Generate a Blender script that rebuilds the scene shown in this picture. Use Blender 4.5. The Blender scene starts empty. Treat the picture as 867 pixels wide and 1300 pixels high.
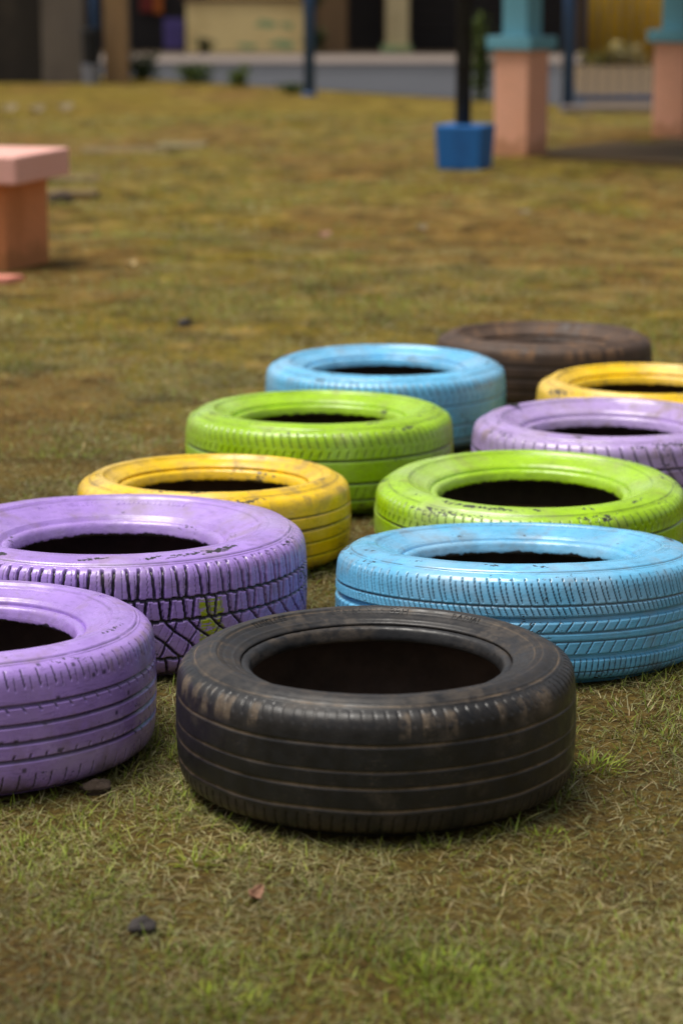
import bpy, bmesh, math, random
import numpy as np
from mathutils import Vector, Matrix

random.seed(7)
RNG = np.random.default_rng(11)
PI = math.pi
scene = bpy.context.scene
COL = scene.collection

# ------------------------------------------------------------------ camera
cam_d = bpy.data.cameras.new("camera")
cam = bpy.data.objects.new("camera", cam_d)
COL.objects.link(cam)
cam.location = (0, 0, 1.26355)
cam.rotation_euler = (PI / 2 - 0.218145, 0, 0)
cam_d.sensor_fit = 'HORIZONTAL'
cam_d.sensor_width = 24.0
cam_d.lens = 86.28
cam_d.clip_start = 0.1
cam_d.clip_end = 2000
cam_d.dof.use_dof = True
cam_d.dof.focus_distance = 4.28
cam_d.dof.aperture_fstop = 3.35
cam_d.dof.aperture_blades = 9
scene.camera = cam

# ------------------------------------------------------------------ sky, sun, exposure
SUN_EL, SUN_AZ = math.radians(72), math.radians(-92)     # azimuth from +Y towards +X: light comes from the left
w = bpy.data.worlds.new("World")
scene.world = w
w.use_nodes = True
nt = w.node_tree
bg = nt.nodes['Background']
sky = nt.nodes.new('ShaderNodeTexSky')
sky.sky_type = 'NISHITA'
sky.sun_disc = False
sky.sun_elevation = SUN_EL
sky.sun_rotation = SUN_AZ
sky.dust_density = 4.0
sky.air_density = 1.0
hs = nt.nodes.new('ShaderNodeHueSaturation')
hs.inputs['Saturation'].default_value = 0.3
nt.links.new(sky.outputs[0], hs.inputs['Color'])
nt.links.new(hs.outputs[0], bg.inputs['Color'])
bg.inputs['Strength'].default_value = 0.052
sd = bpy.data.lights.new("sun", 'SUN')
sd.energy = 1.5
sd.angle = math.radians(35)
sd.color = (1.0, 0.95, 0.87)
sun = bpy.data.objects.new("sun", sd)
COL.objects.link(sun)
sdir = Vector((math.sin(SUN_AZ) * math.cos(SUN_EL), math.cos(SUN_AZ) * math.cos(SUN_EL), math.sin(SUN_EL)))
sun.rotation_euler = sdir.to_track_quat('Z', 'Y').to_euler()
sun.location = (-6, 4, 9)
scene.view_settings.view_transform = 'Standard'
scene.view_settings.look = 'None'
scene.view_settings.exposure = 1.15
scene.view_settings.gamma = 1.0
scene.view_settings.use_curve_mapping = False
scene.cycles.max_bounces = 6
scene.cycles.use_denoising = True


# ------------------------------------------------------------------ helpers
def lin(r, g, b):
    f = lambda c: (c / 255 / 12.92) if c / 255 <= 0.04045 else ((c / 255 + 0.055) / 1.055) ** 2.4
    return (f(r), f(g), f(b), 1)


def smooth(a, b, x):
    t = np.clip((x - a) / (b - a), 0, 1)
    return t * t * (3 - 2 * t)


def hash2(ix, iy, s=0):
    h = np.sin(ix * 127.1 + iy * 311.7 + s * 74.7) * 43758.5453
    return h - np.floor(h)


def vnoise(x, y, s=0):
    ix, iy = np.floor(x), np.floor(y)
    fx, fy = x - ix, y - iy
    fx, fy = fx * fx * (3 - 2 * fx), fy * fy * (3 - 2 * fy)
    a, b = hash2(ix, iy, s), hash2(ix + 1, iy, s)
    c, d = hash2(ix, iy + 1, s), hash2(ix + 1, iy + 1, s)
    return (a * (1 - fx) + b * fx) * (1 - fy) + (c * (1 - fx) + d * fx) * fy


def fbm(x, y, s=0, n=4):
    r, a, t = 0, 1.0, 0
    for i in range(n):
        r = r + a * vnoise(x * 2 ** i, y * 2 ** i, s + i * 13)
        t += a
        a *= 0.5
    return r / t


def link(name, me, mat=None, parent=None, loc=None):
    o = bpy.data.objects.new(name, me)
    COL.objects.link(o)
    if mat is not None:
        me.materials.append(mat)
    if parent is not None:
        o.parent = parent
    if loc is not None:
        o.location = loc
    return o


def empty(name, loc=(0, 0, 0), rz=0):
    o = bpy.data.objects.new(name, None)
    COL.objects.link(o)
    o.location = loc
    o.rotation_euler = (0, 0, rz)
    o.empty_display_size = 0.1
    return o


def tag(o, label=None, cat=None, group=None, kind=None):
    if label:
        o['label'] = label
    if cat:
        o['category'] = cat
    if group:
        o['group'] = group
    if kind:
        o['kind'] = kind
    return o


def grid_mesh(name, P, closed=True):
    """P: (rows, segs, 3) -> quad mesh, smooth; wraps along segs when closed"""
    n, m = P.shape[:2]
    me = bpy.data.meshes.new(name)
    idx = np.arange(n * m).reshape(n, m)
    if closed:
        nx = np.roll(idx, -1, axis=1)
        q = np.stack([idx[1:], nx[1:], nx[:-1], idx[:-1]], -1).reshape(-1, 4)
    else:
        q = np.stack([idx[:-1, :-1], idx[:-1, 1:], idx[1:, 1:], idx[1:, :-1]], -1).reshape(-1, 4)
    fill_mesh(me, P.reshape(-1, 3), q)
    return me


def fill_mesh(me, V, Q, smooth_shade=True):
    V = np.ascontiguousarray(V, dtype=np.float32)
    Q = np.ascontiguousarray(Q, dtype=np.int32)
    k = Q.shape[1]
    me.vertices.add(len(V))
    me.vertices.foreach_set('co', V.ravel())
    me.loops.add(Q.size)
    me.loops.foreach_set('vertex_index', Q.ravel())
    me.polygons.add(len(Q))
    me.polygons.foreach_set('loop_start', np.arange(0, Q.size, k, dtype=np.int32))
    me.polygons.foreach_set('loop_total', np.full(len(Q), k, dtype=np.int32))
    me.polygons.foreach_set('use_smooth', np.full(len(Q), smooth_shade, dtype=bool))
    me.update(calc_edges=True)
    me.validate()


def attr(me, name, arr):
    a = me.attributes.new(name, 'FLOAT', 'POINT')
    a.data.foreach_set('value', np.ascontiguousarray(arr, dtype=np.float32).ravel())


def bm_obj(name, bm, mat, parent=None, sm=False):
    me = bpy.data.meshes.new(name)
    bmesh.ops.recalc_face_normals(bm, faces=bm.faces)
    bm.to_mesh(me)
    bm.free()
    if sm:
        me.polygons.foreach_set('use_smooth', np.ones(len(me.polygons), dtype=bool))
    return link(name, me, mat, parent)


def add_box(bm, x0, x1, y0, y1, z0, z1, bev=0.0, taper=0.0):
    r = bmesh.ops.create_cube(bm, size=1)
    vs = r['verts']
    cx, cy = (x0 + x1) / 2, (y0 + y1) / 2
    for v in vs:
        k = 1 - taper if v.co.z < 0 else 1
        v.co = Vector((cx + v.co.x * (x1 - x0) * k, cy + v.co.y * (y1 - y0) * k, z0 if v.co.z < 0 else z1))
    if bev:
        es = set()
        for v in vs:
            es.update(v.link_edges)
        bmesh.ops.bevel(bm, geom=list(es), offset=bev, segments=2, affect='EDGES', profile=0.6)


def box(name, x0, x1, y0, y1, z0, z1, mat, parent=None, bev=0.0, taper=0.0):
    bm = bmesh.new()
    add_box(bm, x0, x1, y0, y1, z0, z1, bev, taper)
    return bm_obj(name, bm, mat, parent)


def add_tube(bm, p0, p1, r0, r1=None, seg=12):
    p0, p1 = Vector(p0), Vector(p1)
    d = p1 - p0
    m = Matrix.Translation((p0 + p1) / 2) @ d.to_track_quat('Z', 'Y').to_matrix().to_4x4()
    bmesh.ops.create_cone(bm, cap_ends=True, segments=seg, radius1=r0, radius2=r0 if r1 is None else r1,
                          depth=d.length, matrix=m)


# ------------------------------------------------------------------ materials
def new_mat(name):
    m = bpy.data.materials.new(name)
    m.use_nodes = True
    t = m.node_tree
    return m, t, t.nodes['Principled BSDF']


class G:
    """small node-graph helper"""
    def __init__(self, t):
        self.t = t

    def n(self, kind, **kw):
        x = self.t.nodes.new(kind)
        for k, v in kw.items():
            setattr(x, k, v)
        return x

    def put(self, sock, v):
        if isinstance(v, bpy.types.NodeSocket):
            self.t.links.new(v, sock)
        else:
            sock.default_value = v

    def noise(self, vec, scale, detail=4, rough=0.55, dim='3D'):
        x = self.n('ShaderNodeTexNoise', noise_dimensions=dim)
        self.put(x.inputs['Vector'], vec)
        x.inputs['Scale'].default_value = scale
        x.inputs['Detail'].default_value = detail
        x.inputs['Roughness'].default_value = rough
        return x.outputs['Fac']

    def ramp(self, v, a, b, lo=0.0, hi=1.0):
        x = self.n('ShaderNodeMapRange', interpolation_type='SMOOTHSTEP')
        self.put(x.inputs['Value'], v)
        x.inputs['From Min'].default_value = a
        x.inputs['From Max'].default_value = b
        x.inputs['To Min'].default_value = lo
        x.inputs['To Max'].default_value = hi
        return x.outputs[0]

    def math(self, op, a, b=0.0, clamp=False):
        x = self.n('ShaderNodeMath', operation=op, use_clamp=clamp)
        self.put(x.inputs[0], a)
        self.put(x.inputs[1], b)
        return x.outputs[0]

    def mix(self, f, a, b, mode='MIX'):
        x = self.n('ShaderNodeMix', data_type='RGBA', blend_type=mode)
        self.put(x.inputs[0], f)
        self.put(x.inputs[6], a)
        self.put(x.inputs[7], b)
        return x.outputs[2]

    def attr(self, name):
        return self.n('ShaderNodeAttribute', attribute_name=name).outputs['Fac']

    def obj(self, off=(0, 0, 0), sc=(1, 1, 1)):
        c = self.n('ShaderNodeTexCoord').outputs['Object']
        m = self.n('ShaderNodeMapping')
        self.put(m.inputs['Vector'], c)
        m.inputs['Location'].default_value = off
        m.inputs['Scale'].default_value = sc
        return m.outputs[0]

    def bump(self, h, strength, dist, prev=None):
        b = self.n('ShaderNodeBump')
        b.inputs['Strength'].default_value = strength
        b.inputs['Distance'].default_value = dist
        self.put(b.inputs['Height'], h)
        if prev is not None:
            self.put(b.inputs['Normal'], prev)
        return b.outputs[0]


def scale_col(c, k):
    return (min(1, c[0] * k), min(1, c[1] * k), min(1, c[2] * k), 1)


def paint_mat(name, c, seed, chip=0.5, dirt=0.5, rough=0.235):
    """brushed paint on rubber: paint missing in the grooves and where it has chipped, dust and mud on top"""
    m, t, b = new_mat(name)
    g = G(t)
    v = g.obj((seed * 3.7, seed * 1.9, seed * 2.3))
    rubber = (0.016, 0.014, 0.014, 1)
    n1 = g.noise(v, 9, 5)
    col = g.mix(g.ramp(n1, 0.3, 0.7), scale_col(c, 0.86), scale_col(c, 1.08))
    # thin paint: brush streaks showing the dark rubber a little
    vs = g.obj((seed, 0, 0), (1, 1, 6))
    n2 = g.noise(vs, 42, 4, 0.65)
    col = g.mix(g.math('MULTIPLY', g.ramp(n2, 0.47, 0.75), 0.5), col, scale_col(c, 0.42))
    n5 = g.noise(g.obj((seed * 2, 1, 0), (1, 1, 1.5)), 3.2, 4, 0.6)
    col = g.mix(g.ramp(n5, 0.47, 0.72, 0, .55), col, (min(1, c[0] * .6 + .3), min(1, c[1] * .6 + .28), min(1, c[2] * .6 + .27), 1))
    # dust and mud
    n3 = g.noise(v, 14, 6, 0.65)
    da = g.math('ADD', g.math('MULTIPLY', g.attr('dust'), 1.0), 0.0)
    df = g.math('MULTIPLY', g.math('ADD', g.ramp(n3, 0.5, 0.78), g.math('MULTIPLY', g.ramp(n3, 0.38, 0.68), da), True), dirt)
    col = g.mix(df, col, (0.20, 0.135, 0.075, 1))
    # chips
    n4 = g.noise(g.obj((seed, seed * 2, 0), (1, 1, 2)), 95, 6, 0.68)
    big = g.noise(v, 7, 2)
    ca = g.math('ADD', g.math('MULTIPLY', g.attr('chip'), 0.19), g.math('MULTIPLY', g.math('SUBTRACT', big, 0.5), 0.36))
    ch = g.ramp(g.math('ADD', n4, ca), 0.80 - 0.06 * chip, 0.83 - 0.06 * chip)
    col = g.mix(ch, col, rubber)
    col = g.mix(g.math('MULTIPLY', g.attr('mark'), g.ramp(n2, 0.35, 0.5)), col, (0.36, 0.42, 0.01, 1))
    gr = g.attr('groove')
    gn = g.math('MULTIPLY', gr, g.ramp(n1, 0.2, 0.5, 0.72, 1.0))
    col = g.mix(gn, col, rubber)
    # soil smeared on the foot of the tread
    so = g.math('MULTIPLY', g.attr('soil'), g.ramp(n3, 0.34, 0.62))
    col = g.mix(so, col, (0.055, 0.036, 0.02, 1))
    t.links.new(col, b.inputs['Base Color'])
    r = g.math('ADD', g.ramp(n3, 0.3, 0.7, rough - 0.08, rough + 0.14), g.math('MULTIPLY', df, 0.3))
    t.links.new(r, b.inputs['Roughness'])
    b.inputs['Specular IOR Level'].default_value = 0.7
    nb = g.bump(n2, 0.25, 0.0012)
    nb = g.bump(ch, 0.5, -0.0006, nb)
    nb = g.bump(g.noise(v, 300, 3), 0.16, 0.0006, nb)
    t.links.new(nb, b.inputs['Normal'])
    return m


def rubber_mat(name, c, dustc, seed, dustamt=1.0, rough=0.5, groovec=None):
    m, t, b = new_mat(name)
    g = G(t)
    v = g.obj((seed * 3.1, seed * 1.3, seed * 0.7))
    n1 = g.noise(v, 11, 6, 0.62)
    n2 = g.noise(v, 46, 4, 0.6)
    col = g.mix(g.ramp(n1, 0.3, 0.7), scale_col(c, 0.75), scale_col(c, 1.35))
    n3 = g.noise(g.obj((seed, 4, 2), (1, 1, 2)), 120, 5, 0.7)
    d0 = g.math('MULTIPLY', g.math('MULTIPLY', g.ramp(n1, 0.42, 0.7), g.ramp(n3, 0.5, 0.72)), 0.45)
    d1 = g.math('MULTIPLY', g.attr('dust'), g.math('MULTIPLY', g.ramp(n2, 0.3, 0.6), g.ramp(n3, 0.3, 0.6, .45, 1)))
    d = g.math('MULTIPLY', g.math('ADD', d0, d1, True), dustamt)
    col = g.mix(d, col, dustc)
    col = g.mix(g.math('MULTIPLY', g.attr('groove'), g.math('MULTIPLY', g.ramp(n1, 0.3, 0.6, 0.15, 0.85), g.ramp(n2, .3, .6, .45, 1))), col, groovec or (0.008, 0.007, 0.007, 1))
    so = g.math('MULTIPLY', g.attr('soil'), g.ramp(n1, 0.34, 0.62))
    col = g.mix(so, col, (0.05, 0.034, 0.019, 1))
    t.links.new(col, b.inputs['Base Color'])
    r = g.math('ADD', g.ramp(n2, 0.3, 0.7, rough - 0.1, rough + 0.1), g.math('MULTIPLY', d, 0.3), True)
    t.links.new(r, b.inputs['Roughness'])
    b.inputs['Specular IOR Level'].default_value = 0.42
    nb = g.bump(n2, 0.2, 0.002)
    nb = g.bump(g.noise(v, 260, 3), 0.2, 0.0007, nb)
    t.links.new(nb, b.inputs['Normal'])
    return m


def wall_mat(name, c, stain=(0.05, 0.04, 0.03, 1), amt=0.5, seed=0, rough=0.8, scale=2.2, bump=0.3, zs=0.4, splash=0.0):
    """plaster, concrete or painted metal with stains of their own"""
    m, t, b = new_mat(name)
    g = G(t)
    v = g.obj((seed * 2.1, seed * 5.3, seed), (1, 1, zs))
    n1 = g.noise(v, scale, 7, 0.62)
    n2 = g.noise(g.obj((seed, 0, 0)), scale * 14, 5, 0.6)
    col = g.mix(g.ramp(n2, 0.25, 0.75), scale_col(c, 0.88), scale_col(c, 1.08))
    col = g.mix(g.math('MULTIPLY', g.ramp(n1, 0.45, 0.72), amt), col, stain)
    if splash:
        # mud splashed up from the soil, with ragged edges of its own
        sep = g.n('ShaderNodeSeparateXYZ')
        t.links.new(g.obj(), sep.inputs[0])
        e = g.math('ADD', sep.outputs[2], g.math('MULTIPLY', g.math('SUBTRACT', g.noise(g.obj((seed, 3, 0)), 9, 6, 0.65), 0.5), splash * 2.4))
        col = g.mix(g.ramp(e, splash, splash * .35, 0, .55), col, lin(158, 104, 52))
    t.links.new(col, b.inputs['Base Color'])
    b.inputs['Roughness'].default_value = rough
    t.links.new(g.bump(n2, bump, 0.004), b.inputs['Normal'])
    return m


def leaf_mat(name, trans=0.25, rough=0.55):
    """colour comes from each leaf's or blade's own 'tint'"""
    m, t, b = new_mat(name)
    g = G(t)
    a = g.n('ShaderNodeAttribute', attribute_name='tint')
    t.links.new(a.outputs['Color'], b.inputs['Base Color'])
    b.inputs['Roughness'].default_value = rough
    b.inputs['Specular IOR Level'].default_value = 0.25
    tr = g.n('ShaderNodeBsdfTranslucent')
    t.links.new(a.outputs['Color'], tr.inputs['Color'])
    mx = g.n('ShaderNodeMixShader')
    mx.inputs[0].default_value = trans
    t.links.new(b.outputs[0], mx.inputs[1])
    t.links.new(tr.outputs[0], mx.inputs[2])
    t.links.new(mx.outputs[0], t.nodes['Material Output'].inputs['Surface'])
    return m


M_LEAF = leaf_mat('leaf_blade')


# ------------------------------------------------------------------ ground
def hz(x, y):
    """gentle lumps of the lawn"""
    near = smooth(9.5, 12, y)
    a = 0.010 + 0.03 * near
    return a * (fbm(x * 1.3 + 3, y * 1.3 + 7, 5, 3) - 0.5) * 2 - 0.004 + near * .05 * (fbm(x * 3.1, y * 2.3, 15, 3) - .5)


def bare(x, y):
    """where the turf is worn down to brown soil (0..1)"""
    n = fbm(x * 0.9 + 20, y * 0.55 + 4, 31, 4)
    m = fbm(x * 4 + 1, y * 3 + 9, 57, 3)
    b = smooth(0.5, 0.68, n * 0.72 + m * 0.28)
    b = np.maximum(b, 0.9 * smooth(0.34, 0.10, np.hypot((x + 0.52) / 1.0, (y - 2.98) / 0.7)))
    b = np.maximum(b, 0.6 * smooth(0.9, 0.1, np.hypot((x - 0.9) / 2.0, (y - 12.2) / 1.1) + .7 * (m - .5)))
    return np.clip(b, 0, 1)


def ground():
    xs = np.unique(np.concatenate([np.linspace(-400, -12, 14), np.linspace(-12, -2.6, 40), np.arange(-2.6, 2.6, 0.035),
                                   np.linspace(2.6, 12, 40), np.linspace(12, 400, 14)]))
    ys = np.unique(np.concatenate([np.linspace(-60, 1.5, 14), np.arange(1.5, 12, 0.035), np.linspace(12, 34, 130),
                                   np.linspace(34, 900, 24)]))
    X, Y = np.meshgrid(xs, ys)
    Z = hz(X, Y) * smooth(400, 40, np.abs(X) + Y * 0.2)
    Z = Z * (1 - smooth(21, 23.5, Y + X * 1.34 * 0.0 + np.maximum(X, 0) * 0))    # flat where the road and houses begin
    Z = Z - 0.004 * smooth(21, 23.5, Y)
    me = grid_mesh('lawn_soil', np.stack([X, Y, Z], -1), closed=False)
    attr(me, 'bare', bare(X, Y))
    attr(me, 'litter', .8 * smooth(8.5, 5.0, Y))      # trodden earth round the tyres
    m, t, b = new_mat('lawn_soil')
    g = G(t)
    v = g.obj()
    n1 = g.noise(v, 60, 6, 0.7)
    n2 = g.noise(v, 7, 5, 0.62)
    n3 = g.noise(g.obj((5, 3, 0), (0.45, 1, 1)), 0.9, 6, 0.6)
    n4 = g.noise(v, 300, 3, 0.6)
    thatch = g.mix(g.ramp(n1, 0.35, 0.7), lin(74, 55, 23), lin(151, 121, 57))
    green = g.mix(g.ramp(n1, 0.3, 0.7), lin(70, 59, 16), lin(137, 119, 36))
    soil = g.mix(g.ramp(n1, 0.3, 0.7), lin(70, 51, 23), lin(140, 109, 53))
    col = g.mix(g.ramp(g.math('ADD', n2, g.math('MULTIPLY', n3, 0.6)), 0.64, 0.88), thatch, green)
    ba = g.math('ADD', g.math('MULTIPLY', g.attr('bare'), 0.8), g.math('MULTIPLY', g.math('SUBTRACT', n2, 0.5), 0.9))
    col = g.mix(g.ramp(ba, 0.18, 0.62), col, soil)
    straw = g.ramp(g.math('ADD', g.noise(v, 26, 5, 0.7), g.math('MULTIPLY', n3, 0.3)), 0.72, 0.86)
    col = g.mix(g.math('MULTIPLY', straw, 0.5), col, lin(194, 163, 92))
    col = g.mix(g.math('MULTIPLY', g.ramp(g.noise(g.obj((9, 1, 0), (.5, 1, 1)), 2.1, 6, .7), .46, .62), .3), col, lin(150, 134, 78))
    # close by, the bare earth shows dark between the clippings
    clump = g.noise(g.obj((2, 8, 0), (1, 1.0, 1)), 4.5, 5, 0.62)
    col = g.mix(g.ramp(clump, .36, .52, .75, 0), col, lin(58, 44, 16))
    col = g.mix(g.ramp(clump, .56, .72, 0, .6), col, lin(185, 151, 82))
    col = g.mix(g.attr('litter'), col, g.mix(g.ramp(n1, .3, .7), lin(52, 40, 20), lin(104, 86, 46)))
    t.links.new(col, b.inputs['Base Color'])
    b.inputs['Roughness'].default_value = 0.95
    b.inputs['Specular IOR Level'].default_value = 0.1
    nb = g.bump(n1, 0.9, 0.012)
    nb = g.bump(n4, 0.6, 0.003, nb)
    t.links.new(nb, b.inputs['Normal'])
    tag(link('ground', me, m), kind='structure')


ground()

# ------------------------------------------------------------------ tyres: surface of revolution with real grooves
TWO = 2 * PI


def line(d, hw, soft=0.0009):
    return 1 - smooth(hw, hw + soft, np.abs(d))


def cuts(U, V, C, n, v0, v1, hw, slant=0.0, phase=0.0, curve=0.0, soft=0.0009):
    """n lateral cuts round the tyre between arc positions v0 and v1"""
    p = C / n
    x = (U - slant * (V - v0) - curve * (V - v0) ** 2) / p + phase
    d = (x - np.round(x)) * p
    return line(d, hw, soft) * smooth(v0 - 0.001, v0 + 0.002, V) * (1 - smooth(v1 - 0.004, v1 + 0.001, V))


def pat_offroad(U, V, C, L, q):
    # q(f) turns a fraction of the tyre's height from the top into arc length
    n = int(round(C / 0.046))
    p = C / n
    a, b, c, d = q(.315), q(.49), q(.66), q(.80)
    zig = 0.0009 * np.sign(np.sin(TWO * U / (p / 2)))
    g = np.maximum.reduce([line(V - a - zig, .0026), line(V - b - zig, .0026), line(V - d + zig, .0026)])
    s = 0.006
    g = np.maximum(g, cuts(U, V, C, n, s, a, .0024, -.07, 0))
    g = np.maximum(g, cuts(U, V, C, n, s, a, .0024, .07, .5))
    g = np.maximum(g, cuts(U, V, C, n, a, b, .0024, .13, .25))
    g = np.maximum(g, cuts(U, V, C, n, a, b, .0024, -.13, .75))
    wav = 0.0016 * np.sin(TWO * V / 0.04)
    g = np.maximum(g, cuts(U + wav, V, C, n, b, d, .0028, 1.15, .1))
    g = np.maximum(g, cuts(U - wav, V, C, n, b, d, .0016, -0.55, .45))
    g = np.maximum(g, cuts(U, V, C, n, d, L - .004, .0019, .14, 0))
    g = np.maximum(g, cuts(U, V, C, n, d, L - .004, .0019, -.14, .4))
    zz = 0.0011 * np.abs(((V / 0.005) % 2) - 1)
    sp = cuts(U + zz, V, C, n, s + .004, a - .004, .0003, 0, .18 + .5, soft=.0007)
    sp = np.maximum(sp, cuts(U + zz, V, C, n, s + .01, a - .004, .0003, 0, .18, soft=.0007))
    sp = np.maximum(sp, cuts(U + zz, V, C, n * 2, a + .005, b - .005, .0003, .1, .2, soft=.0007) * .8)
    sp = np.maximum(sp, cuts(U, V, C, n * 3, b + .004, d - .004, .0002, -.5, .2, soft=.0007) * .6)
    return np.maximum(g * .008, sp * .0014), np.maximum(g, sp * .75)


def pat_summer(U, V, C, L, q):
    n = int(round(C / 0.0235))
    a, b, c, d, e, f = q(.305), q(.415), q(.53), q(.60), q(.735), q(.86)
    thin = np.maximum.reduce([line(V - a, .0009), line(V - c, .0006), line(V - d, .0006), line(V - f, .0006)])
    wide = np.maximum(line(V - b, .0042, .002), line(V - e, .0042, .002))
    sc = cuts(U, V, C, n, .014, a, .0007, .1, 0, 3.0)
    sc = np.maximum(sc, cuts(U, V, C, n, .024, a - .004, .0006, .1, .5, 3.0))
    sc = np.maximum(sc, cuts(U, V, C, n * 2, a + .002, b - .005, .0005, .45, .2))
    sc = np.maximum(sc, cuts(U, V, C, n, b + .004, c - .001, .0007, -.75, .2))
    sc = np.maximum(sc, cuts(U, V, C, n, d + .002, e - .004, .0007, -.6, .6))
    sc = np.maximum(sc, cuts(U, V, C, n * 2, e + .004, L - .012, .0006, -.1, .1))
    g = np.maximum(thin * .9, sc)
    # the wide grooves were painted; the thin cuts kept their black rubber
    return np.maximum(g * .0035, wide * .0075), np.maximum(g * .95, line(V - b + .002, .0006) * .5)


def pat_rib(U, V, C, L, q):
    """worn ribs: four straight grooves packed with dry mud, short curved shoulder slits"""
    n = int(round(C / 0.0185))
    ls = [(.285, .0007), (.465, .001), (.585, .0011), (.745, .0014)]
    gl = np.maximum.reduce([line(V - q(f) - .0003 * np.sin(U * 31), h) for f, h in ls])
    wear = .35 + .65 * smooth(.35, .65, fbm(U * 5, V * 0, 77, 3))
    s = cuts(U, V, C, n, .004, q(.165), .0014, .05, 0, 6.0, soft=.0016) * wear
    s2 = cuts(U, V, C, n, q(.79), L - .004, .0011, -.12, .3)
    return np.maximum(gl * .0022, np.maximum(s * .0017, s2 * .003)), gl


def pat_notch(U, V, C, L, q):
    """four straight grooves with small notches and sparse shoulder slits"""
    n = int(round(C / 0.027))
    fs = [.315, .45, .575, .70]
    gl = np.maximum.reduce([line(V - q(f), .0017, .0014) for f in fs])
    nt_ = cuts(U, V, C, n, q(.315), q(.315) + .011, .0012, .55, .1)
    nt_ = np.maximum(nt_, cuts(U, V, C, n, q(.575) - .004, q(.575), .0012, .3, .6))
    nt_ = np.maximum(nt_, cuts(U, V, C, n, q(.70) - .010, q(.70), .0013, -.4, .6))
    s = cuts(U, V, C, n, .012, q(.20), .0009, .06, 0, 2)
    s = np.maximum(s, cuts(U, V, C, n, .026, q(.22), .0004, .06, .5, 2) * .7)
    s2 = cuts(U, V, C, n, q(.80), L - .010, .0008, -.14, .3)
    g = np.maximum.reduce([gl, nt_ * .9])
    sl = np.maximum(s, s2)
    blot = (hash2(np.floor(U / .012), np.floor(V / .012), 3) > .985) * line(((U % .012) - .006), .002, .003) * line(((V % .012) - .006), .002, .003)
    return np.maximum(g * .005, sl * .0028), np.maximum.reduce([g * .75, sl * .85, blot * .8])


def pat_slits(U, V, C, L, q):
    n = int(round(C / 0.0215))
    gl = np.maximum.reduce([line(V - q(f), .0013) for f in (.37, .62, .80)])
    s = cuts(U, V, C, n, .010, q(.24), .0009, .14, 0, 3)
    s = np.maximum(s, cuts(U, V, C, n, q(.26), q(.345), .0008, -.35, .3))
    s2 = cuts(U, V, C, n, q(.66), q(.78), .0008, -.3, .3)
    return np.maximum(gl * .005, np.maximum(s, s2) * .003), np.maximum(gl * .9, np.maximum(s * .85, s2 * .6))


def pat_plain(U, V, C, L, q):
    gl = np.maximum.reduce([line(V - q(f), .0012) for f in (.31, .46, .61, .77)])
    s = cuts(U, V, C, int(round(C / 0.03)), .016, q(.2), .0004, .1, 0, 2) * .35
    return np.maximum(gl * .006, s * .001), np.maximum(gl * .85, s * .5)


def pat_bald(U, V, C, L, q):
    gl = np.maximum.reduce([line(V - q(f), .0016) for f in (.34, .52, .70)])
    return gl * .003, gl


def pat_coarse(U, V, C, L, q):
    n = int(round(C / 0.031))
    gl = np.maximum.reduce([line(V - q(f), .0016) for f in (.36, .58, .78)])
    s = cuts(U, V, C, n, .010, q(.345), .0013, .12, 0, 3)
    s = np.maximum(s, cuts(U, V, C, n, q(.37), q(.57), .0013, .8, .3))
    return np.maximum(gl, s) * .005, np.maximum(gl * .9, s * .85)


def arc_resample(P, step):
    P = np.asarray(P, float)
    # Catmull-Rom through the control points, then even arc spacing
    Q = []
    ext = np.vstack([2 * P[0] - P[1], P, 2 * P[-1] - P[-2]])
    for i in range(1, len(ext) - 2):
        p0, p1, p2, p3 = ext[i - 1], ext[i], ext[i + 1], ext[i + 2]
        for tt in np.linspace(0, 1, 24, endpoint=False):
            Q.append(.5 * ((2 * p1) + (-p0 + p2) * tt + (2 * p0 - 5 * p1 + 4 * p2 - p3) * tt ** 2 + (-p0 + 3 * p1 - 3 * p2 + p3) * tt ** 3))
    Q.append(P[-1])
    Q = np.array(Q)
    s = np.concatenate([[0], np.cumsum(np.hypot(*np.diff(Q, axis=0).T))])
    n = max(3, int(round(s[-1] / step)) + 1)
    t = np.linspace(0, s[-1], n)
    return np.stack([np.interp(t, s, Q[:, 0]), np.interp(t, s, Q[:, 1])], -1), t


def revolve(prof, nseg, disp=None):
    """prof (n,2) of (radius, height); disp (n,nseg) is pushed inwards along the profile's normal"""
    th = np.arange(nseg) / nseg * TWO
    d = np.gradient(prof, axis=0)
    nr = np.stack([-d[:, 1], d[:, 0]], -1)
    nr /= np.maximum(1e-9, np.hypot(nr[:, 0], nr[:, 1]))[:, None]
    R = np.repeat(prof[:, :1], nseg, 1)
    Z = np.repeat(prof[:, 1:2], nseg, 1)
    if disp is not None:
        R = R - nr[:, :1] * disp
        Z = Z - nr[:, 1:2] * disp
    return np.stack([R * np.cos(th), R * np.sin(th), Z], -1)


def ring_text(s, size, mat, parent, r_mid, zfun, ang, ext=0.0006):
    """raised lettering bent round the sidewall, tops outwards, centred on the angle ang"""
    cu = bpy.data.curves.new('lettering', 'FONT')
    cu.body = s
    cu.size = size
    cu.align_x = 'CENTER'
    cu.extrude = ext
    cu.resolution_u = 3
    cu.space_character = 1.15
    o = bpy.data.objects.new('lettering_source', cu)
    COL.objects.link(o)
    dg = bpy.context.evaluated_depsgraph_get()
    me = bpy.data.meshes.new_from_object(o.evaluated_get(dg))
    bpy.data.objects.remove(o)
    bpy.data.curves.remove(cu)
    for v in me.vertices:
        r = r_mid + v.co.y
        a = ang - v.co.x / r_mid
        z = zfun(r) + v.co.z
        v.co = (r * math.cos(a), r * math.sin(a), z)
    me.name = 'lettering'
    return link('lettering', me, mat, parent)


M_LINER = rubber_mat('inner_rubber', (0.085, 0.052, 0.034, 1), (0.16, 0.10, 0.06, 1), 9, 0.6, 0.75)


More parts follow.
